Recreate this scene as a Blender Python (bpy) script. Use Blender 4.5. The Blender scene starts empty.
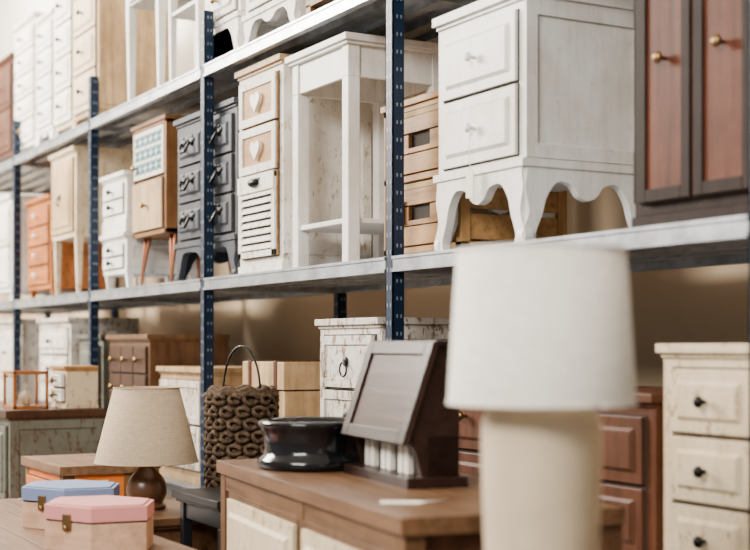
import bpy, bmesh, math, random
from mathutils import Vector, Matrix
random.seed(7)
S = bpy.context.scene

# ------------------------------------------------------------------ materials
def base_mat(name):
    m = bpy.data.materials.new(name); m.use_nodes = True
    nt = m.node_tree; b = nt.nodes['Principled BSDF']
    return m, nt, b
def coords(nt, scale):
    tc = nt.nodes.new('ShaderNodeTexCoord'); mp = nt.nodes.new('ShaderNodeMapping')
    mp.inputs['Scale'].default_value = scale
    nt.links.new(tc.outputs['Object'], mp.inputs['Vector'])
    return mp.outputs['Vector']
def noise(nt, vec, scale, detail=4, rough=.6):
    n = nt.nodes.new('ShaderNodeTexNoise'); n.inputs['Scale'].default_value = scale
    n.inputs['Detail'].default_value = detail; n.inputs['Roughness'].default_value = rough
    nt.links.new(vec, n.inputs['Vector']); return n.outputs['Fac']
def ramp(nt, fac, stops):
    r = nt.nodes.new('ShaderNodeValToRGB')
    while len(r.color_ramp.elements) < len(stops): r.color_ramp.elements.new(.5)
    for e, (p, c) in zip(r.color_ramp.elements, stops):
        e.position = p; e.color = (c[0], c[1], c[2], 1)
    nt.links.new(fac, r.inputs['Fac']); return r.outputs['Color']
def bump(nt, b, fac, strength, dist=.002):
    n = nt.nodes.new('ShaderNodeBump'); n.inputs['Strength'].default_value = strength
    n.inputs['Distance'].default_value = dist
    nt.links.new(fac, n.inputs['Height']); nt.links.new(n.outputs['Normal'], b.inputs['Normal'])
def dk(c, k): return tuple(x*k for x in c)
def mixc(nt, fac, a, bcol, blend='MIX'):
    n = nt.nodes.new('ShaderNodeMix'); n.data_type = 'RGBA'; n.blend_type = blend
    if isinstance(fac, float): n.inputs[0].default_value = fac
    else: nt.links.new(fac, n.inputs[0])
    for i, v in ((6, a), (7, bcol)):
        if isinstance(v, tuple): n.inputs[i].default_value = (v[0], v[1], v[2], 1)
        else: nt.links.new(v, n.inputs[i])
    return n.outputs[2]

def wood(name, c, axis='x', contrast=.55, rough=.5, spec=.2):
    m, nt, b = base_mat(name)
    sc = {'x': (2.5, 40, 40), 'z': (40, 40, 2.5), 'y': (40, 2.5, 40)}[axis]
    f = noise(nt, coords(nt, sc), 1.0, 6, .65)
    col = ramp(nt, f, [(.3, dk(c, contrast)), (.5, c), (.72, dk(c, 1.25))])
    f2 = noise(nt, coords(nt, (3, 3, 3)), 1.3, 5, .7)
    col = mixc(nt, 1.0, col, ramp(nt, f2, [(.32, (.62, .56, .50)), (.6, (1, 1, 1))]), 'MULTIPLY')
    nt.links.new(col, b.inputs['Base Color'])
    b.inputs['Roughness'].default_value = rough; b.inputs['Specular IOR Level'].default_value = spec
    bump(nt, b, f, .4); return m
def paint(name, c, under=(.35, .24, .15), amount=.40, rough=.55, axis='z', edge=.75):
    """painted wood: brush streaks, grime and rubbed-through patches / edges"""
    m, nt, b = base_mat(name)
    sc = (26, 26, 4) if axis == 'z' else (4, 26, 26)
    f = noise(nt, coords(nt, sc), 1.5, 8, .75)
    streak = ramp(nt, f, [(.25, dk(c, .78)), (.5, c), (.8, dk(c, 1.06))])
    grime = ramp(nt, noise(nt, coords(nt, (3, 3, 3)), 1.5, 4), [(.3, (.80, .75, .68)), (.6, (1, 1, 1))])
    col = mixc(nt, 1.0, streak, grime, 'MULTIPLY')
    chips = noise(nt, coords(nt, (16, 16, 8)), 2.2, 9, .80)
    geo = nt.nodes.new('ShaderNodeNewGeometry')
    pt = nt.nodes.new('ShaderNodeMath'); pt.operation = 'SUBTRACT'; pt.inputs[1].default_value = .5
    nt.links.new(geo.outputs['Pointiness'], pt.inputs[0])
    ml = nt.nodes.new('ShaderNodeMath'); ml.operation = 'MULTIPLY'; ml.inputs[1].default_value = edge
    nt.links.new(pt.outputs[0], ml.inputs[0])
    sb = nt.nodes.new('ShaderNodeMath'); sb.operation = 'SUBTRACT'
    nt.links.new(chips, sb.inputs[0]); nt.links.new(ml.outputs[0], sb.inputs[1])
    mask = ramp(nt, sb.outputs[0], [(amount-.02, (1, 1, 1)), (amount+.015, (0, 0, 0))])
    col = mixc(nt, mask, col, under)
    nt.links.new(col, b.inputs['Base Color'])
    b.inputs['Roughness'].default_value = rough; b.inputs['Specular IOR Level'].default_value = .25
    bump(nt, b, f, .25); return m
def plain(name, c, rough=.5, metal=0, var=.12, vs=9, spec=.4):
    m, nt, b = base_mat(name)
    f = noise(nt, coords(nt, (1, 1, 1)), vs, 4)
    nt.links.new(ramp(nt, f, [(.3, dk(c, 1-var)), (.7, dk(c, 1+var))]), b.inputs['Base Color'])
    b.inputs['Roughness'].default_value = rough; b.inputs['Metallic'].default_value = metal
    b.inputs['Specular IOR Level'].default_value = spec
    return m
def linen(name, c):
    m, nt, b = base_mat(name)
    f1 = noise(nt, coords(nt, (25, 25, 420)), 1, 2); f2 = noise(nt, coords(nt, (300, 300, 25)), 1, 2)
    a = nt.nodes.new('ShaderNodeMath'); a.operation = 'ADD'
    nt.links.new(f1, a.inputs[0]); nt.links.new(f2, a.inputs[1])
    h = nt.nodes.new('ShaderNodeMath'); h.operation = 'MULTIPLY'; h.inputs[1].default_value = .5
    nt.links.new(a.outputs[0], h.inputs[0])
    nt.links.new(ramp(nt, h.outputs[0], [(.35, dk(c, .8)), (.6, dk(c, 1.08))]), b.inputs['Base Color'])
    b.inputs['Roughness'].default_value = .95
    bump(nt, b, h.outputs[0], .5)
    return m

M = {}
M['white'] = paint('white_distressed_paint', (.80, .77, .72), (.40, .30, .20), .375)
M['white2'] = paint('white_satin_paint', (.83, .815, .79), (.55, .48, .40), .32, .42)
M['wash'] = paint('whitewashed_rough_paint', (.66, .62, .56), (.20, .13, .08), .405)
M['cream'] = paint('cream_paint', (.66, .54, .37), (.33, .21, .11), .38)
M['creamw'] = wood('limed_wood', (.52, .36, .20), 'z', .58)
M['pine'] = wood('pine_wood', (.42, .225, .085), 'x', .5)
M['pinez'] = wood('pine_wood_vertical', (.38, .21, .08), 'z', .5)
M['oak'] = wood('oak_wood', (.25, .12, .045), 'x', .45)
M['oakz'] = wood('oak_wood_vertical', (.22, .105, .04), 'z', .45)
M['oakd'] = wood('aged_oak', (.155, .080, .038), 'x', .5, .42, .3)
M['oakdz'] = wood('aged_oak_vertical', (.13, .066, .032), 'z', .5, .45)
M['walnut'] = wood('walnut_wood', (.060, .027, .014), 'x', .5, .4)
M['walnutz'] = wood('walnut_wood_vertical', (.10, .038, .019), 'z', .5, .45)
M['darkwood'] = wood('dark_wood', (.020, .011, .008), 'z', .5, .6, .12)
M['redwood'] = wood('red_brown_wood', (.105, .032, .016), 'z', .5, .5, .12)
M['mahog'] = wood('mahogany', (.026, .012, .009), 'x', .5, .35, .22)
M['mahog2'] = wood('mahogany_panel', (.046, .021, .015), 'x', .6, .3, .22)
M['orange'] = wood('orange_stained_wood', (.40, .135, .035), 'x', .5)
M['orangep'] = plain('orange_paint', (.70, .18, .02), .5)
M['charcoal'] = paint('charcoal_paint', (.040, .045, .058), (.17, .15, .12), .35)
M['greygreen'] = paint('grey_green_paint', (.125, .13, .105), (.08, .05, .03), .39)
M['navy'] = plain('navy_powder_coat', (.005, .016, .040), .45, .1, .15, 9, .25)
M['slot'] = plain('slot_steel', (.20, .24, .29), .4, .2)
M['galv'] = plain('galvanised_steel', (.37, .395, .43), .36, .75, .35, 14)
M['teal'] = plain('teal_tile', (.02, .16, .21), .3)
M['tile'] = plain('ivory_tile', (.80, .76, .66), .3)
M['brass'] = plain('aged_brass', (.24, .15, .06), .35, .9)
M['iron'] = plain('dark_iron', (.008, .008, .008), .4, .5, .1, 9, .3)
M['copper'] = plain('copper', (.26, .09, .035), .4, .6)
M['gap'] = plain('painted_gap_shade', (.022, .016, .011), .9)  # near-black colour stands in for shade in seams and recesses
M['black'] = plain('black_gloss_lacquer', (.005, .005, .006), .12)
M['blackm'] = plain('black_satin_paint', (.010, .010, .012), .35, 0, .1, 9, .25)
M['linen'] = linen('beige_linen', (.45, .345, .23))
M['linenw'] = linen('white_linen', (.84, .79, .71))
M['lampbase'] = plain('bronze_ceramic', (.08, .036, .016), .3)
M['cerwhite'] = plain('cream_ceramic', (.62, .50, .35), .3)
M['wicker'] = plain('brown_wicker', (.085, .056, .036), .9, 0, .55, 60, .1)
M['pink'] = plain('pink_card', (.66, .26, .25), .6, 0, .05)
M['blue'] = plain('blue_card', (.17, .23, .40), .6, 0, .05)
M['boxw'] = wood('pale_plywood', (.60, .38, .26), 'x', .8)
M['paper'] = plain('paper', (.82, .77, .66), .8, 0, .04)
M['ivory'] = plain('ivory_slats', (.78, .74, .66), .4, 0, .05)
M['table'] = wood('table_planks', (.21, .12, .068), 'x', .45)
M['sack'] = linen('sack_cloth', (.44, .31, .17))
M['whitepaint'] = plain('white_knob_paint', (.8, .79, .77), .4, 0, .04)
g, nt, bs = base_mat('clear_glass'); bs.inputs['Transmission Weight'].default_value = 1; bs.inputs['Roughness'].default_value = .05
bs.inputs['Base Color'].default_value = (.95, .97, .97, 1); M['glass'] = g

# ------------------------------------------------------------------ mesh builder
class B:
    def __init__(s, name): s.name = name; s.bm = bmesh.new(); s.used = []
    def mi(s, m):
        if m not in s.used: s.used.append(m)
        return s.used.index(m)
    def faces(s, vs, fs, mat, smooth=False):
        V = [s.bm.verts.new(v) for v in vs]; i = s.mi(mat)
        for f in fs:
            try:
                F = s.bm.faces.new([V[k] for k in f]); F.material_index = i; F.smooth = smooth
            except ValueError: pass
    def box(s, x0, y0, z0, x1, y1, z1, mat):
        vs = [(x0,y0,z0),(x1,y0,z0),(x1,y1,z0),(x0,y1,z0),(x0,y0,z1),(x1,y0,z1),(x1,y1,z1),(x0,y1,z1)]
        s.faces(vs, [(0,3,2,1),(4,5,6,7),(0,1,5,4),(1,2,6,5),(2,3,7,6),(3,0,4,7)], mat)
    def frustum(s, c0, w0, d0, c1, w1, d1, mat):
        vs = []
        for c, w, d in ((c0, w0, d0), (c1, w1, d1)):
            vs += [(c[0]-w/2,c[1]-d/2,c[2]),(c[0]+w/2,c[1]-d/2,c[2]),(c[0]+w/2,c[1]+d/2,c[2]),(c[0]-w/2,c[1]+d/2,c[2])]
        s.faces(vs, [(0,3,2,1),(4,5,6,7),(0,1,5,4),(1,2,6,5),(2,3,7,6),(3,0,4,7)], mat)
    def prism(s, poly, a, b, mat, plane='xz'):
        def P(p, t): return {'xz': (p[0], t, p[1]), 'yz': (t, p[0], p[1]), 'xy': (p[0], p[1], t)}[plane]
        n = len(poly); vs = [P(p, a) for p in poly]+[P(p, b) for p in poly]
        fs = [tuple(range(n)), tuple(range(2*n-1, n-1, -1))]+[(i, (i+1) % n, n+(i+1) % n, n+i) for i in range(n)]
        s.faces(vs, fs, mat)
    def lathe(s, cx, cy, prof, mat, seg=40, caps=True, flat=False):
        vs = []; fs = []
        for r, z in prof:
            for k in range(seg):
                a = 2*math.pi*k/seg; vs.append((cx+r*math.cos(a), cy+r*math.sin(a), z))
        for j in range(len(prof)-1):
            for k in range(seg):
                fs.append((j*seg+k, j*seg+(k+1) % seg, (j+1)*seg+(k+1) % seg, (j+1)*seg+k))
        if caps:
            fs.append(tuple(range(seg-1, -1, -1))); fs.append(tuple((len(prof)-1)*seg+k for k in range(seg)))
        s.faces(vs, fs, mat, not flat)
    def ell(s, c, r, mat, seg=12, rings=8, rot=None):
        vs = []; fs = []
        for j in range(1, rings):
            t = math.pi*j/rings
            for k in range(seg):
                a = 2*math.pi*k/seg
                v = Vector((r[0]*math.sin(t)*math.cos(a), r[1]*math.sin(t)*math.sin(a), r[2]*math.cos(t)))
                if rot: v = rot @ v
                vs.append(tuple(v+Vector(c)))
        top = len(vs); v = Vector((0, 0, r[2])); v = rot @ v if rot else v; vs.append(tuple(v+Vector(c)))
        v = Vector((0, 0, -r[2])); v = rot @ v if rot else v; vs.append(tuple(v+Vector(c)))
        for j in range(rings-2):
            for k in range(seg): fs.append((j*seg+k, (j+1)*seg+k, (j+1)*seg+(k+1) % seg, j*seg+(k+1) % seg))
        for k in range(seg):
            fs.append((top, k, (k+1) % seg)); o = (rings-2)*seg; fs.append((top+1, o+(k+1) % seg, o+k))
        s.faces(vs, fs, mat, True)
    def tube(s, path, r, mat, seg=8):
        P = [Vector(p) for p in path]; vs = []; fs = []
        for i, p in enumerate(P):
            d = (P[min(i+1, len(P)-1)]-P[max(i-1, 0)]).normalized()
            u = d.cross(Vector((0, 0, 1)))
            if u.length < .05: u = d.cross(Vector((0, 1, 0)))
            u.normalize(); w = d.cross(u)
            rr = r[i] if isinstance(r, (list, tuple)) else r
            for k in range(seg):
                a = 2*math.pi*k/seg; vs.append(tuple(p+u*rr*math.cos(a)+w*rr*math.sin(a)))
        for j in range(len(P)-1):
            for k in range(seg): fs.append((j*seg+k, j*seg+(k+1) % seg, (j+1)*seg+(k+1) % seg, (j+1)*seg+k))
        fs.append(tuple(range(seg))); fs.append(tuple((len(P)-1)*seg+k for k in range(seg)))
        s.faces(vs, fs, mat, True)
    def done(s, loc=(0, 0, 0), rot=0, bevel=.0025, parent=None):
        bmesh.ops.recalc_face_normals(s.bm, faces=s.bm.faces[:])
        me = bpy.data.meshes.new(s.name); s.bm.to_mesh(me); s.bm.free()
        for m in s.used: me.materials.append(M[m])
        o = bpy.data.objects.new(s.name, me); S.collection.objects.link(o)
        o.location = loc; o.rotation_euler = (0, 0, math.radians(rot))
        if bevel:
            md = o.modifiers.new('bevel', 'BEVEL'); md.width = bevel; md.segments = 2
            md.limit_method = 'ANGLE'; md.angle_limit = math.radians(50); md.use_clamp_overlap = True
        if parent: o.parent = parent
        return o

def spline(pts, n=6):
    out = []
    for i in range(len(pts)-1):
        p0 = pts[max(i-1, 0)]; p1 = pts[i]; p2 = pts[i+1]; p3 = pts[min(i+2, len(pts)-1)]
        for k in range(n):
            t = k/n; out.append(tuple(.5*((2*p1[j])+(-p0[j]+p2[j])*t+(2*p0[j]-5*p1[j]+4*p2[j]-p3[j])*t*t+(-p0[j]+3*p1[j]-3*p2[j]+p3[j])*t**3) for j in range(2)))
    out.append(pts[-1]); return out
def scallop(W, H, lw=.05, flare=.014):
    """apron with cabriole legs, width W, height H"""
    left = [(-flare*.6, 0), (-flare, .12*H), (flare*.5, .38*H), (-flare*.3, .66*H), (0, .85*H), (0, H)]
    inner = [(lw*.7, 0), (lw*.55, .12*H), (lw*.95, .36*H), (lw*1.25, .58*H), (lw*1.9, .76*H), (.36*W, .74*H), (.43*W, .60*H), (.5*W, .55*H)]
    L = spline(left); I = spline(inner)
    R = [(W-x, z) for x, z in reversed(L)]; IR = [(W-x, z) for x, z in I]
    return L+R+IR+list(reversed(I))[1:]

def knob(b, x, z, y, kind, mat, s=1):
    if kind == 'round':
        b.tube([(x, y, z), (x, y-.014, z)], .005, mat); b.ell((x, y-.02, z), (.013, .009, .013), mat)
    elif kind == 'bail':
        z += .012
        for sx in (-1, 1):
            b.ell((x+sx*.042, y-.003, z), (.019, .006, .017), mat, 10, 6); b.ell((x+sx*.062, y-.002, z+.007), (.011, .004, .009), mat, 8, 6)
            b.ell((x+sx*.022, y-.002, z+.010), (.013, .004, .009), mat, 8, 6); b.ell((x+sx*.044, y-.002, z+.020), (.008, .004, .010), mat, 8, 6)
        b.ell((x, y-.002, z+.014), (.014, .004, .012), mat, 8, 6)
        b.tube([(x-.042, y-.012, z), (x-.038, y-.022, z-.024), (x-.018, y-.024, z-.040), (x, y-.024, z-.034), (x+.018, y-.024, z-.040), (x+.038, y-.022, z-.024), (x+.042, y-.012, z)], .0065, mat, 6)
    elif kind == 'ring':
        b.ell((x, y-.004, z), (.016, .006, .016), mat, 10, 6)
        b.tube([(x+.022*math.sin(a), y-.012, z-.024+.022*math.cos(a)) for a in [i*math.pi/8 for i in range(17)]], .0035, mat, 6)
    elif kind == 'heart':
        pts = []
        for i in range(28):
            t = 2*math.pi*i/28
            pts.append((x+.0024*16*math.sin(t)**3, z+.0024*(13*math.cos(t)-5*math.cos(2*t)-2*math.cos(3*t)-math.cos(4*t))))
        b.prism(pts, y-.014, y, mat)
    elif kind == 'cup':
        b.ell((x, y-.004, z), (.038, .018, .016), mat, 14, 8); b.box(x-.042, y-.004, z+.008, x+.042, y, z+.016, mat)
def drawer(b, x0, z0, x1, z1, mat, kind='round', kmat='brass', style='frame', pmat=None, kz=.5, y=0):
    b.box(x0-.004, y-.003, z0-.004, x1+.004, y+.001, z1+.004, 'gap')  # dark sheet behind the drawer front, shade painted into the gap
    b.box(x0, y-.012, z0, x1, y-.002, z1, pmat or mat)
    yy = -.012
    if style == 'frame':
        t = min(.028, (z1-z0)*.2)
        b.box(x0, y-.018, z0, x0+t, y-.011, z1, mat); b.box(x1-t, y-.018, z0, x1, y-.011, z1, mat)
        b.box(x0+t, y-.018, z0, x1-t, y-.011, z0+t, mat); b.box(x0+t, y-.018, z1-t, x1-t, y-.011, z1, mat)
    elif style == 'raised':
        t = min(.024, (z1-z0)*.18)
        b.frustum_panel(x0+t, z0+t, x1-t, z1-t, y-.012, mat); yy = -.02
    elif style == 'louver':
        n = int((z1-z0-.03)/.028)
        b.box(x0, y-.02, z0, x0+.025, y-.011, z1, mat); b.box(x1-.025, y-.02, z0, x1, y-.011, z1, mat)
        b.box(x0, y-.02, z1-.02, x1, y-.011, z1, mat); b.box(x0, y-.02, z0, x1, y-.011, z0+.02, mat)
        b.box(x0+.02, y-.0125, z0+.02, x1-.02, y-.0118, z1-.02, 'gap')
        for i in range(n):
            zz = z0+.024+i*(z1-z0-.048)/n
            b.prism([(y-.010, zz+.004), (y-.023, zz), (y-.023, zz+.004), (y-.012, zz+.021)], x0+.025, x1-.025, mat, 'yz')
    if kind:
        xs = [(x0+x1)/2] if not isinstance(kind, tuple) else [x0+(x1-x0)*f for f in kind[1]]
        kk = kind if isinstance(kind, str) else kind[0]
        for xx in xs: knob(b, xx, z0+(z1-z0)*kz, y+yy, kk, kmat)
def fp(self, x0, z0, x1, z1, y, mat):
    e = .010
    vs = [(x0,y,z0),(x1,y,z0),(x1,y,z1),(x0,y,z1),(x0+e,y-.008,z0+e),(x1-e,y-.008,z0+e),(x1-e,y-.008,z1-e),(x0+e,y-.008,z1-e)]
    self.faces(vs, [(0,1,2,3),(4,7,6,5),(0,4,5,1),(1,5,6,2),(2,6,7,3),(3,7,4,0)], mat)
B.frustum_panel = fp

def cabinet(name, X, Y, Z, W, D, H, body='white', front=None, rows=(1, 1, 1), cols=1, leg=.06, legs='block', top=None,
            kind='round', kmat='brass', style='raised', pmat=None, side=True, m=.022, rot=0, over=.012, styles=None, finish=True, tth=.02, kz=.5):
    front = front or body; top = top or body
    b = B(name)
    b.box(0, 0, leg, W, D, H-tth, body)
    b.box(-over, -over-.006, H-tth, W+over, D, H, top)
    b.box(-over*.5, -over*.6, H-tth-.010, W+over*.5, D, H-tth+.002, top)
    if legs == 'block':
        for x in (0, W-.035):
            for y in (0, D-.035): b.box(x, y, 0, x+.035, y+.035, leg+.01, body)
    elif legs == 'plinth':
        b.box(-.006, -.006, 0, W+.006, D, leg, body)
    elif legs == 'taper':
        for x in (.022, W-.022):
            for y in (.022, D-.022): b.frustum((x, y, 0), .018, .018, (x, y, leg+.01), .036, .036, body)
    elif legs == 'scallop':
        b.prism(scallop(W, leg+.02), -.010, .016, body)
        b.prism(scallop(D, leg+.02), W-.016, W+.008, body, 'yz')
        b.prism(scallop(D, leg+.02), -.006, .014, body, 'yz')
        b.box(-.010, -.016, leg+.006, W+.012, D, leg+.026, body)
    z0 = leg+m+(.012 if legs == 'scallop' else 0); z1 = H-tth-m-.006; tot = sum(rows); z = z0
    for ri, rw in enumerate(rows):
        h = (z1-z0)*rw/tot
        for c in range(cols):
            cw = (W-2*m)/cols
            st = styles[ri] if styles else style
            k = kind[ri] if isinstance(kind, list) else kind
            drawer(b, m+c*cw+.005, z+.005, m+(c+1)*cw-.005, z+h-.005, front, k, kmat, st, pmat, kz)
        z += h
    if side:
        for xa, xb in ((W, W+.006), (-.006, 0)):
            s = .035
            b.box(xa, 0, leg+.03, xb, s, H-tth-.01, body); b.box(xa, D-s, leg+.03, xb, D, H-tth-.01, body)
            b.box(xa, s, leg+.03, xb, D-s, leg+.03+s, body); b.box(xa, s, H-tth-.01-s, xb, D-s, H-tth-.01, body)
    if finish: return b.done((X, Y, Z), rot)
    return b

def console(name, X, Y, Z, W, D, H, mat, lw=.035, apron=.09, lowshelf=None, rot=0, taper=True, kind=None):
    b = B(name)
    b.box(-.02, -.02, H-.022, W+.02, D+.01, H, mat); b.box(-.01, -.01, H-.032, W+.01, D, H-.020, mat)
    for x in (lw/2, W-lw/2):
        for y in (lw/2, D-lw/2):
            b.box(x-lw/2, y-lw/2, H-.03-apron, x+lw/2, y+lw/2, H-.03, mat)
            b.frustum((x, y, 0), lw*(.6 if taper else 1), lw*(.6 if taper else 1), (x, y, H-.03-apron), lw, lw, mat)
    b.box(lw, .006, H-.03-apron, W-lw, .02, H-.03, mat); b.box(lw, D-.02, H-.03-apron, W-lw, D-.006, H-.03, mat)
    b.box(.006, lw, H-.03-apron, .02, D-lw, H-.03, mat); b.box(W-.02, lw, H-.03-apron, W-.006, D-lw, H-.03, mat)
    if kind: drawer(b, lw+.02, H-.03-apron+.012, W-lw-.02, H-.042, mat, kind, 'brass', 'raised', y=.006)
    if lowshelf: b.box(.008, .008, lowshelf, W-.008, D-.008, lowshelf+.016, mat)
    return b.done((X, Y, Z), rot)

# ------------------------------------------------------------------ room shell
def shell(name, a, bb, mat):
    b = B(name); b.box(*a, *bb, mat); return b.done(bevel=0)
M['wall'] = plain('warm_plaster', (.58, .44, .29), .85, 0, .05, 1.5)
M['wallup'] = plain('plaster_painted_bright', (.82, .77, .68), .85, 0, .04, 1.5)  # same wall, brightness above the top shelf put into the colour
M['floor'] = plain('concrete_floor', (.14, .12, .10), .6, 0, .2, 3)
M['ceil'] = plain('ceiling_paint', (.75, .72, .67), .9, 0, .03)
shell('floor', (-11, -6, -.1), (3, .85, 0), 'floor')
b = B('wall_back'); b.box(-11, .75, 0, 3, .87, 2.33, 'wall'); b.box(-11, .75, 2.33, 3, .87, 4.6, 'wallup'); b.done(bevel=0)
shell('wall_left', (-11.12, -6, 0), (-11, .87, 4.6), 'ceil')
shell('ceiling', (-11, -6, 4.6), (3, .87, 4.7), 'ceil')
shell('baseboard_back', (-11, .73, 0), (3, .75, .1), 'ceil')

# ------------------------------------------------------------------ racking (one mesh)
SD = .6; MAIN = 1.555; TOP = 2.355; LOW = .755
posts = [-9.00, -7.58, -6.165, -4.755, -3.335, -1.91, -.49, .93]
b = B('metal_shelving_unit')
for i, x in enumerate(posts):
    for y0 in (-.002, SD-.036):
        b.box(x-.02, y0, 0, x-.016, y0+.038, 2.56, 'navy'); b.box(x+.016, y0, 0, x+.02, y0+.038, 2.56, 'navy')
        b.box(x-.02, y0, 0, x+.02, y0+.004, 2.56, 'navy')
        for k in range(50):
            z = .06+k*.05
            b.box(x-.011, y0-.0008, z, x-.007, y0+.002, z+.012, 'slot'); b.box(x+.007, y0-.0008, z, x+.011, y0+.002, z+.012, 'slot')
            b.box(x+.018, y0+.013, z+.02, x+.0208, y0+.017, z+.030, 'slot'); b.box(x+.018, y0+.026, z+.02, x+.0208, y0+.030, z+.030, 'slot')
        b.box(x-.03, y0-.004, 0, x+.03, y0+.045, .006, 'navy')
for zi, zt in enumerate((.2, LOW, MAIN, TOP)):
    for i in range(len(posts)-1):
        a = posts[i]+.021; c = posts[i+1]-.021
        b.box(a, .0, zt-.006, c, SD, zt, 'galv')
        b.box(a, -.002, zt-.045, c, .002, zt-.001, 'galv'); b.box(a, -.0, zt-.045, c, .018, zt-.041, 'galv')
        b.box(a, -.006, zt-.045, c, -.002, zt-.036, 'galv'); b.box(a, -.006, zt-.009, c, -.002, zt-.001, 'galv')
        b.box(a, SD-.002, zt-.045, c, SD+.002, zt-.001, 'galv'); b.box(a, SD-.018, zt-.045, c, SD, zt-.041, 'galv')
        for k in range(1, 5):
            y = SD*k/5; b.box(a, y-.02, zt-.028, c, y+.02, zt-.006, 'galv')
        for xx in (a, c-.004): b.box(xx, 0, zt-.045, xx+.004, SD, zt-.006, 'galv')
b.done(bevel=0)

# ------------------------------------------------------------------ main shelf furniture
cabinet('white_bedside_cabinet', -8.35, .05, MAIN, .52, .4, .62, 'white', rows=(1, 1), legs='block')
cabinet('orange_drawer_chest', -7.50, .06, MAIN, .46, .34, .545, 'orange', rows=(1, 1, 1, 1), kmat='ivory', leg=.05, legs='taper', style='flat', side=False)
cabinet('cream_side_cabinet', -6.98, .05, MAIN, .42, .34, .735, 'cream', front='creamw', rows=(1,), leg=.29, legs='taper', style='raised', kind='ring', kmat='iron')
cabinet('white_nightstand', -6.12, .05, MAIN, .33, .34, .255, 'white2', rows=(1, 1), leg=.07, legs='taper', kmat='iron', style='flat')
cabinet('white_nightstand', -6.12, .05, MAIN+.256, .33, .34, .27, 'white2', rows=(1, 1), leg=.06, legs='plinth', kmat='iron', style='flat')
def mosaic():
    b = B('mosaic_door_cabinet'); W, D, z0, z1 = .42, .34, .22, .70
    t = .02
    b.box(0, 0, z0, t, D, z1, 'oakz'); b.box(W-t, 0, z0, W, D, z1, 'oakz'); b.box(0, 0, z1-t, W, D, z1, 'oak')
    b.box(0, 0, z0, W, D, z0+t, 'oak'); b.box(t, D-.01, z0, W-t, D, z1, 'oakz'); b.box(t, 0.012, z0+.235, W-t, D, z0+.25, 'oak')
    b.box(-.008, -.008, z1-.006, W+.008, D, z1+.012, 'oak')
    x0, x1 = t+.006, W-t-.006
    b.box(x0, -.004, z0+.252, x1, .012, z1-t-.005, 'tile')
    n = 5; cw = (x1-x0-.03)/n; hz0 = z0+.265; ch = (z1-t-.018-hz0)/3
    for i in range(n):
        for j in range(3):
            cx = x0+.015+(i+.5)*cw; cz = hz0+(j+.5)*ch
            for q in range(4):
                a = q*math.pi/2+math.pi/4
                ux, uz = math.cos(a), math.sin(a)
                tip = (cx+ux*cw*.62, cz+uz*ch*.62); mid = (cx+ux*cw*.32, cz+uz*ch*.32)
                px, pz = -uz*cw*.22, ux*ch*.22
                b.prism([(cx, cz), (mid[0]+px, mid[1]+pz), tip, (mid[0]-px, mid[1]-pz)], -.0065, -.003, 'teal')
    drawer(b, x0, z0+t+.004, x1, z0+.232, 'creamw', 'round', 'brass', 'flat')
    knob(b, x0+.05, z0+.30, -.006, 'round', 'brass')
    for sx, x in ((-1, .05), (1, W-.05)):
        for sy, y in ((-1, .05), (1, D-.05)):
            b.tube([(x-.02, y, z0), (x+sx*.03, y+sy*.02, .004)], [.008, .005], 'copper')
            b.tube([(x+.03, y, z0), (x+sx*.03, y+sy*.02, .004)], [.008, .005], 'copper')
    b.done((-5.76, .07, MAIN))
mosaic()
cabinet('charcoal_drawer_chest', -5.17, .06, MAIN, .60, .36, .655, 'charcoal', rows=(1, 1, 1), cols=2, leg=.13, legs='scallop', kind='bail', kmat='iron', style='raised')
b = cabinet('louvered_heart_cabinet', 0, 0, 0, .36, .34, .735, 'white', front='white', rows=(1.75, 1, 1), leg=.03, legs='plinth',
            kind=[None, 'heart', 'heart'], kmat='ivory', styles=['louver', 'frame', 'frame'], pmat='pine', top='creamw', finish=False, kz=.5)
b.box(.028, -.024, .285, .332, -.004, .345, 'white'); knob(b, .18, .315, -.024, 'cup', 'iron')
b.done((-4.515, .05, MAIN))
console('white_console_table', -4.10, .06, MAIN, .40, .35, .715, 'white2', lw=.042, apron=.10, lowshelf=.13, taper=False)
def crates():
    b = B('wooden_crate_drawer_unit'); W, D, H = .43, .36, .45
    for x in (0, W-.03):
        for y in (0, D-.03): b.box(x, y, 0, x+.03, y+.03, H, 'pinez')
    for z in (.015, .225, H-.02):
        b.box(0, 0, z, W, D, z+.018, 'pine')
    b.box(-.008, -.008, H-.004, W+.008, D, H+.014, 'pine')
    for k in range(5):
        z = .04+k*.085; b.box(W-.012, .03, z, W-.004, D-.03, z+.07, 'pine'); b.box(.004, .03, z, .012, D-.03, z+.07, 'pine')
    b.box(.03, D-.01, .02, W-.03, D-.004, H, 'pinez')
    for z0 in (.037, .247):
        h = .175
        for j in range(3):
            za = z0+j*h/3
            if j == 1:
                b.box(.036, -.006, za, .155, .008, za+h/3-.004, 'pine'); b.box(W-.155, -.006, za, W-.036, .008, za+h/3-.004, 'pine')
                b.box(.155, .006, za, W-.155, .010, za+h/3, 'gap')
                b.box(.155, -.006, za, W-.155, .006, za+.014, 'pine')
            else: b.box(.036, -.006, za, W-.036, .008, za+h/3-.004, 'pine')
        b.box(.036, -.012, z0, .066, -.005, z0+h-.004, 'pinez'); b.box(W-.066, -.012, z0, W-.036, -.005, z0+h-.004, 'pinez')
        b.box(.036, .010, z0, W-.036, D-.03, z0+h-.03, 'sack')
        b.box(.036, -.008, z0+h-.012, W-.036, .012, z0+h+.004, 'sack')
    b.box(.09, -.013, .10, .14, -.011, .17, 'paper')
    b.done((-3.545, .10, MAIN), bevel=.0018)
crates()
b = cabinet('white_cabriole_dresser', 0, 0, 0, .40, .38, .64, 'white2', rows=(1, 1), leg=.185, legs='scallop', kind='round',
            kmat='whitepaint', style='raised', finish=False, tth=.024)
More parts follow.
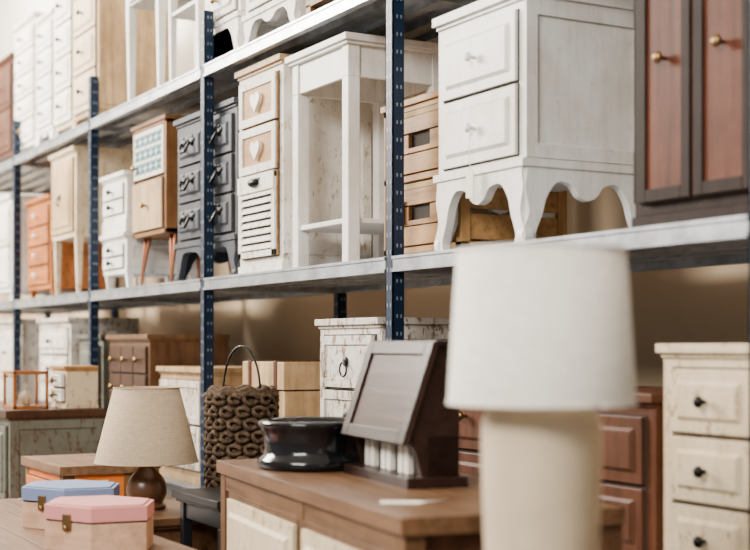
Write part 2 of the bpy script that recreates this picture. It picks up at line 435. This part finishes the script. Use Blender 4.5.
b.tube([(.2, -.03, .30), (.201, -.036, .26), (.198, -.03, .20)], .0015, 'paper', 5); b.box(.18, -.032, .13, .215, -.029, .20, 'paper')
b.done((-3.145, .05, MAIN))
cabinet('mahogany_door_cabinet', -2.34, .06, MAIN, .40, .40, .72, 'darkwood', front='darkwood', pmat='redwood', rows=(1,), cols=2, leg=.03, legs='plinth', kind='round', style='frame')
cabinet('walnut_bedside_cabinet', -1.80, .06, MAIN, .5, .38, .6, 'walnutz', rows=(1, 1, 1), leg=.05)

# ------------------------------------------------------------------ top shelf furniture
cabinet('dark_brown_cabinet', -8.25, .05, TOP, .46, .38, .63, 'walnutz', rows=(1, 1), leg=.05)
cabinet('tall_white_chest', -7.74, .05, TOP, .44, .36, .76, 'white', rows=(1,)*5, leg=.05)
cabinet('narrow_white_chest', -7.26, .05, TOP, .32, .34, .70, 'white2', rows=(1,)*4, leg=.07, legs='scallop')
cabinet('cream_drawer_tower', -6.92, .05, TOP, .33, .34, .80, 'cream', front='white', rows=(1,)*4, leg=.05, kmat='iron')
cabinet('limed_wood_tall_chest', -6.56, .04, TOP, .40, .36, .88, 'creamw', front='cream', rows=(1,)*4, leg=.05, legs='block', kmat='iron', style='raised')
console('white_bedside_table', -5.80, .05, TOP, .42, .36, .62, 'white2', lw=.04, apron=.14, kind='round')
console('white_side_table', -5.30, .06, TOP, .34, .34, .70, 'white2', lw=.036, apron=.12, lowshelf=.30)
cabinet('white_cabriole_nightstand', -4.88, .06, TOP, .34, .36, .60, 'white', rows=(1, 1, 1), leg=.14, legs='scallop')
cabinet('white_drawer_cabinet', -4.46, .05, TOP, .42, .36, .62, 'white', rows=(1, 1), leg=.10, legs='scallop', kmat='iron')
cabinet('oak_bedside_cabinet', -3.98, .05, TOP, .44, .36, .56, 'oakz', front='pine', rows=(1, 1), leg=.05)
cabinet('cream_bedside_cabinet', -3.28, .05, TOP, .46, .36, .56, 'cream', rows=(1, 1), leg=.05)

# ------------------------------------------------------------------ lower shelf furniture
cabinet('white_panel_cabinet', -8.15, .06, LOW, .5, .38, .70, 'wash', rows=(1, 1), leg=.05)
cabinet('white_low_chest', -7.25, .06, LOW, .56, .36, .69, 'wash', rows=(1, 1, 1, 1), leg=.05, kmat='iron')
cabinet('grey_box_cabinet', -6.58, .08, LOW, .36, .34, .60, 'greygreen', rows=(1, 1), leg=.04, kmat='brass')
cabinet('rustic_apothecary_chest', -6.02, .05, LOW, .54, .36, .595, 'oakdz', front='walnut', rows=(1,)*4, cols=3, leg=.03, legs='plinth', style='flat', kmat='brass', side=False, top='oakd')
cabinet('whitewashed_crate', -5.40, .07, LOW, .50, .32, .46, 'creamw', front='wash', rows=(1, 1), leg=.03, legs='plinth', kind=None, style='frame', side=False)
def strapbox():
    b = B('pale_wooden_trunk'); W, D, H = .34, .34, .49
    b.box(0, 0, .02, W, D, H-.10, 'creamw'); b.box(-.006, -.006, H-.095, W+.006, D+.006, H, 'creamw')
    for x in (.05, W-.075): b.box(x, -.010, .02, x+.025, D+.01, H+.004, 'walnutz')
    b.box(W-.01, .14, .02, W+.010, .17, H+.003, 'walnutz')
    for x in (.0, W-.04):
        for y in (0, D-.04): b.box(x, y, 0, x+.04, y+.04, .022, 'oakz')
    b.ell((W/2, -.012, H-.10), (.018, .008, .024), 'brass')
    b.done((-4.50, .06, LOW))
strapbox()
cabinet('whitewashed_ring_pull_cabinet', -3.865, .05, LOW, .39, .36, .63, 'wash', rows=(1, 1, 1), leg=.05, kind='ring', kmat='iron', style='frame', pmat='wash')
cabinet('walnut_low_cabinet', -3.28, .10, LOW, .44, .36, .50, 'walnutz', rows=(1, 1), leg=.05)
cabinet('walnut_low_cabinet', -2.76, .08, LOW, .46, .36, .44, 'walnutz', rows=(1, 1), leg=.05)
cabinet('cream_low_cabinet', -2.24, .06, LOW, .29, .38, .55, 'cream', rows=(1, 1, 1), leg=.05, kmat='iron')
cabinet('pine_low_cabinet', -1.85, .08, LOW, .6, .36, .5, 'pinez', rows=(1, 1), leg=.05)

# ------------------------------------------------------------------ foreground
def sideboard():
    b = B('wooden_sideboard'); W, D, H = 1.275, .44, 1.0
    b.box(.02, .012, .08, W-.02, D-.01, H-.03, 'walnutz')
    b.box(-.006, -.01, H-.032, W+.01, D, H, 'oakd')
    for x in (0, W*.515, W-.045): b.box(x, 0, 0 if x != W*.515 else .08, x+.045, .04, H-.03, 'oakdz')
    for x in (0, W-.045): b.box(x, D-.045, 0, x+.045, D, H-.03, 'oakdz')
    b.box(0, .002, H-.075, W, .03, H-.03, 'oakd'); b.box(0, .002, .08, W, .03, .15, 'oakd')
    for xa, xb in ((.08, .515), (.562, .96)):
        x0, x1 = W*xa, W*xb
        b.box(x0-.02, 0.0, .15, x1+.02, .02, H-.075, 'oakdz')
        for z0, z1 in ((.56, H-.09), (.17, .53)):
            b.box(x0, -.010, z0, x1, .004, z1, 'cream')
            b.frustum_panel(x0+.03, z0+.03, x1-.03, z1-.03, -.010, 'cream')
            knob(b, (x0+x1)/2, (z0+z1)/2-.03, -.018, 'ring', 'iron')
    b.box(W-.012, .05, .12, W+.002, D-.05, H-.08, 'walnutz')
    b.done((-3.303, -.53, 0), -8, .004)
sideboard()
R8 = Matrix.Rotation(math.radians(-8), 3, 'Z')
def onsb(x, y, z=1.0):
    v = R8 @ Vector((x, y, 0)); return (-3.303+v.x, -.53+v.y, z)
b = B('paper_price_tag'); b.prism([(0, 0), (.075, .0), (.09, .0225), (.075, .045), (0, .045)], .001, .0025, 'paper', 'xy'); b.tube([(.08, .02, .003), (.11, .03, .004), (.13, .06, .004)], .001, 'paper', 5)
b.done(onsb(1.08, .03), 60, 0)
b = B('black_round_pot')
b.lathe(0, 0, [(.128, 0), (.140, .004), (.143, .014), (.138, .026), (.128, .034), (.124, .05), (.128, .085), (.136, .100), (.141, .108), (.139, .116), (.130, .119), (.120, .115), (.114, .10), (.110, .03), (.0005, .022)], 'black', 64)
b.done((-2.99, -.41, 1.0), bevel=0)
def wbox():
    b = B('slant_front_writing_box'); W = .37
    b.box(-.012, -.005, 0, W+.012, .135, .022, 'mahog'); b.box(0, .045, .02, W, .12, .11, 'mahog')
    for x in (0, W-.016): b.prism([(.035, .02), (.12, .02), (.122, .305), (.07, .305), (.0, .10), (.015, .085)], x, x+.016, 'mahog', 'yz')
    b.prism([(0.0, .095), (.12, .095), (.118, .295), (.07, .295)], .012, W-.012, 'mahog', 'yz')
    def sl(u, v, off):
        n = Vector((-.21, .07)).normalized()
        y = .0+.07*v+n.x*off; z = .095+.21*v+n.y*off; return (u, y, z)
    def slab(u0, v0, u1, v1, o0, o1, mat):
        vs = [sl(u0,v0,o0), sl(u1,v0,o0), sl(u1,v1,o0), sl(u0,v1,o0), sl(u0,v0,o1), sl(u1,v0,o1), sl(u1,v1,o1), sl(u0,v1,o1)]
        b.faces(vs, [(0,3,2,1),(4,5,6,7),(0,1,5,4),(1,2,6,5),(2,3,7,6),(3,0,4,7)], mat)
    slab(-.008, -.03, W+.008, 1.0, 0, .008, 'mahog2')
    slab(-.008, -.03, .03, 1.0, .008, .014, 'mahog'); slab(W-.03, -.03, W+.008, 1.0, .008, .014, 'mahog')
    slab(.03, -.03, W-.03, .10, .008, .014, 'mahog'); slab(.03, .87, W-.03, 1.0, .008, .014, 'mahog')
    b.box(-.014, .06, .300, W+.014, .128, .312, 'mahog')
    n = 9
    for i in range(n):
        if i % 3 == 2: continue
        x = .03+i*(W-.06)/n; b.box(x, .032, .022, x+(W-.06)/n-.012, .047, .088, 'ivory')
    b.done(onsb(.47, .185), -8, .002)
wbox()
def lamp(name, x, y, z, base, bm, r0, r1, zb, zt, sm):
    b = B(name)
    b.lathe(0, 0, base, bm, 36)
    h = base[-1][1]
    b.tube([(0, 0, h-.002), (0, 0, zt-z-.02)], .005, 'brass')
    b.lathe(0, 0, [(r0, zb-z), (r1, zt-z), (r1-.003, zt-z), (r0-.003, zb-z), (r0, zb-z)], sm, 64, False)
    for rr, zz in ((r0, zb-z), (r1, zt-z)):
        b.tube([(rr*math.cos(a), rr*math.sin(a), zz) for a in [i*math.pi/24 for i in range(49)]], .0022, sm, 6)
    for a in (0, 2.09, 4.19): b.tube([(0, 0, zt-z-.022), (r1*.98*math.cos(a), r1*.98*math.sin(a), zt-z-.004)], .002, 'brass', 5)
    b.ell((0, 0, zt-z-.08), (.028, .028, .038), 'paper')
    return b.done((x, y, z), bevel=0)
bp = spline([(.055, 0), (.06, .01), (.050, .02), (.062, .05), (.055, .09), (.026, .125), (.018, .15), (.02, .16)], 4)
lamp('table_lamp', -3.965, -.50, .80, bp, 'lampbase', .158, .100, .945, 1.172, 'linen')
bp2 = spline([(.075, 0), (.08, .012), (.082, .05), (.086, .15), (.088, .25), (.084, .30), (.05, .33), (.025, .345)], 4)
lamp('cream_table_lamp', -1.62, -.72, .90, bp2, 'cerwhite', .138, .124, 1.216, 1.44, 'linenw')
b = B('round_pedestal_table')
b.lathe(0, 0, [(.16, 0), (.17, .02), (.05, .05), (.03, .12), (.045, .3), (.028, .5), (.04, .8), (.06, .86)], 'darkwood', 32)
b.lathe(0, 0, [(.19, .87), (.2, .88), (.2, .895), (.19, .90)], 'darkwood', 48); b.lathe(0, 0, [(.06, .85), (.1, .872)], 'darkwood', 32)
b.done((-1.62, -.72, 0), bevel=0)
console('oak_lamp_table', -4.15, -.64, 0, .42, .60, .80, 'oakd', lw=.04, apron=.1)
console('black_side_table', -3.68, -.50, 0, .31, .20, .885, 'blackm', lw=.028, apron=.05, lowshelf=.4, taper=False)
def basket():
    b = B('woven_wicker_basket'); R = .108; H = .35
    b.lathe(0, 0, [(R*.86, 0), (R*.90, .05), (R*.90, H-.03), (R*.88, H), (R*.80, H), (R*.85, H-.04), (R*.8, .01), (.001, .01)], 'wicker', 40)
    rows = 9; n = 13
    for j in range(rows):
        z = .02+j*(H-.035)/(rows-1)
        for k in range(n):
            a = 2*math.pi*(k+.5*(j % 2))/n
            c = Vector((R*.99*math.cos(a), R*.99*math.sin(a), z)); t = Vector((-math.sin(a), math.cos(a), 0)); o = Vector((math.cos(a), math.sin(a), 0))
            jj = random.uniform(.85, 1.15)
            pts = [c+t*(.020*jj*math.cos(q))+Vector((0, 0, .014*jj*math.sin(q)))+o*(.006*math.sin(2*q)) for q in [i*math.pi/6 for i in range(13)]]
            b.tube(pts, .0075, 'wicker', 6)
    for dz, rr in ((H, .93), (H+.010, .88)):
        b.tube([((R*rr+.004*math.cos(9*a))*math.cos(a), (R*rr+.004*math.cos(9*a))*math.sin(a), dz+.005*math.sin(9*a)) for a in [i*math.pi/48 for i in range(97)]], .011, 'wicker', 8)
    b.tube([(-.085*math.cos(t), 0, H+.15*math.sin(t)) for t in [i*math.pi/16 for i in range(17)]], .0035, 'iron', 6)
    b.done((-3.95, -.19, .80), bevel=0, rot=20)
basket()
def plank():
    b = B('rustic_plank_table'); W, D, H = 1.50, .54, .80
    for i in range(5): b.box(0, i*D/5+.002, H-.03, W, (i+1)*D/5-.002, H, 'table')
    for x in (.05, W-.11):
        for y in (.04, D-.10): b.box(x, y, 0, x+.06, y+.06, H-.03, 'table')
    b.box(.08, .05, H-.11, W-.08, .07, H-.03, 'table'); b.box(.08, D-.07, H-.11, W-.08, D-.05, H-.03, 'table')
    b.done((-4.45, -1.21, 0))
plank()
def hexbox(name, x, y, lid, rot, r=.155, h=.125):
    b = B(name)
    def hx(rr): return [(rr*math.cos(i*math.pi/3), rr*math.sin(i*math.pi/3)*.82) for i in range(6)]
    b.prism(hx(r), 0, h*.62, 'boxw', 'xy'); b.prism(hx(r*.985), h*.62, h*.66, 'gap', 'xy'); b.prism(hx(r*1.015), h*.66, h*.97, lid, 'xy'); b.prism(hx(r*.93), h*.97, h, lid, 'xy')
    b.box(-.014, -r*.71-.006, h*.45, .014, -r*.70, h*.80, 'brass')
    b.ell((0, -r*.71-.008, h*.5), (.006, .004, .008), 'brass')
    b.done((x, y, .80), rot, .002)
hexbox('pink_hexagonal_box', -3.275, -.865, 'pink', 28, h=.115)
hexbox('blue_hexagonal_box', -3.71, -.81, 'blue', 30, h=.115)
def ochest():
    b = B('orange_side_chest'); W, D, H = .46, .24, .91
    b.box(0, 0, .06, W, D, H-.03, 'orangep'); b.box(-.015, -.015, H-.03, W+.015, D+.01, H, 'table')
    for x in (0, W-.035):
        for y in (0, D-.035): b.box(x-.002, y-.002, 0, x+.037, y+.037, H-.03, 'oakz')
    for k in range(3): drawer(b, .045, .12+k*.25, W-.045, .35+k*.25, 'orangep', 'round', 'iron', 'flat')
    b.box(W+.001, .06, H-.12, W+.003, .15, H-.05, 'paper')
    b.done((-4.77, -.66, 0))
ochest()
cabinet('grey_painted_dresser', -6.25, -.60, 0, 1.0, .38, 1.05, 'greygreen', rows=(1, 1, 1), cols=2, leg=.08, legs='plinth', kmat='brass', style='raised', top='walnut', tth=.03)
def lantern():
    b = B('glass_display_box'); W, D, H = .17, .14, .15; t = .012
    for x in (0, W-t):
        for y in (0, D-t): b.box(x, y, 0, x+t, y+t, H, 'orange')
    for z in (0, H-t):
        b.box(0, 0, z, W, t, z+t, 'orange'); b.box(0, D-t, z, W, D, z+t, 'orange'); b.box(0, 0, z, t, D, z+t, 'orange'); b.box(W-t, 0, z, W, D, z+t, 'orange')
    b.box(t, t, .002, W-t, D-t, .010, 'boxw')
    for a in ((t, .005, t, W-t, .007, H-t), (W-.007, t, t, W-.005, D-t, H-t), (.005, t, t, .007, D-t, H-t)): b.box(*a, 'glass')
    b.ell((W/2, D/2, .04), (.03, .03, .03), 'cerwhite'); b.tube([(W/2, D/2, .06), (W/2, D/2, .10)], .006, 'cerwhite')
    b.ell((W/2, -.004, H-.02), (.006, .006, .006), 'brass')
    b.done((-5.52, -.56, 1.05), bevel=.001)
lantern()
cabinet('small_white_drawer_box', -5.50, -.36, 1.05, .19, .13, .17, 'cream', front='white', rows=(1, 1), leg=.012, legs='plinth', style='frame', side=False, over=.006, tth=.012, m=.012, top='pine')

# ------------------------------------------------------------------ light
def area(name, loc, target, sx, sy, e, col):
    l = bpy.data.lights.new(name, 'AREA'); l.shape = 'RECTANGLE'; l.size = sx; l.size_y = sy; l.energy = e; l.color = col
    o = bpy.data.objects.new(name, l); S.collection.objects.link(o); o.location = loc
    o.rotation_euler = (Vector(target)-Vector(loc)).to_track_quat('-Z', 'Y').to_euler()
area('added_key_left', (-8.2, -3.0, 3.8), (-5.6, .3, 2.3), 2.6, 1.3, 1000, (1, .925, .82))  # added key light from upper left, no window is built here
area('added_fill_right', (-.6, -4.8, 3.9), (-3.0, .3, 2.0), 2.6, 1.2, 450, (1, .955, .88))  # added fill light from the right, not a real window
area('added_wall_glow_left', (-9.2, -.6, 4.4), (-8.6, .6, 2.8), 2.5, .6, 190, (1, .96, .90))  # added to brighten the upper left back wall, no fixture there
w = bpy.data.worlds.new('World'); S.world = w; w.use_nodes = True
w.node_tree.nodes['Background'].inputs[0].default_value = (1, .955, .90, 1)
w.node_tree.nodes['Background'].inputs[1].default_value = .42

# ------------------------------------------------------------------ camera
cd = bpy.data.cameras.new('camera'); cam = bpy.data.objects.new('camera', cd); S.collection.objects.link(cam)
cd.lens = 64.8; cd.sensor_width = 36; cd.shift_y = .0947; cd.clip_start = .05
cam.location = (0, -1.9, 1.3)
cam.rotation_euler = (math.radians(90), 0, math.radians(90-29.05))
cd.dof.use_dof = True; cd.dof.focus_distance = 4.1; cd.dof.aperture_fstop = 2.4
S.camera = cam
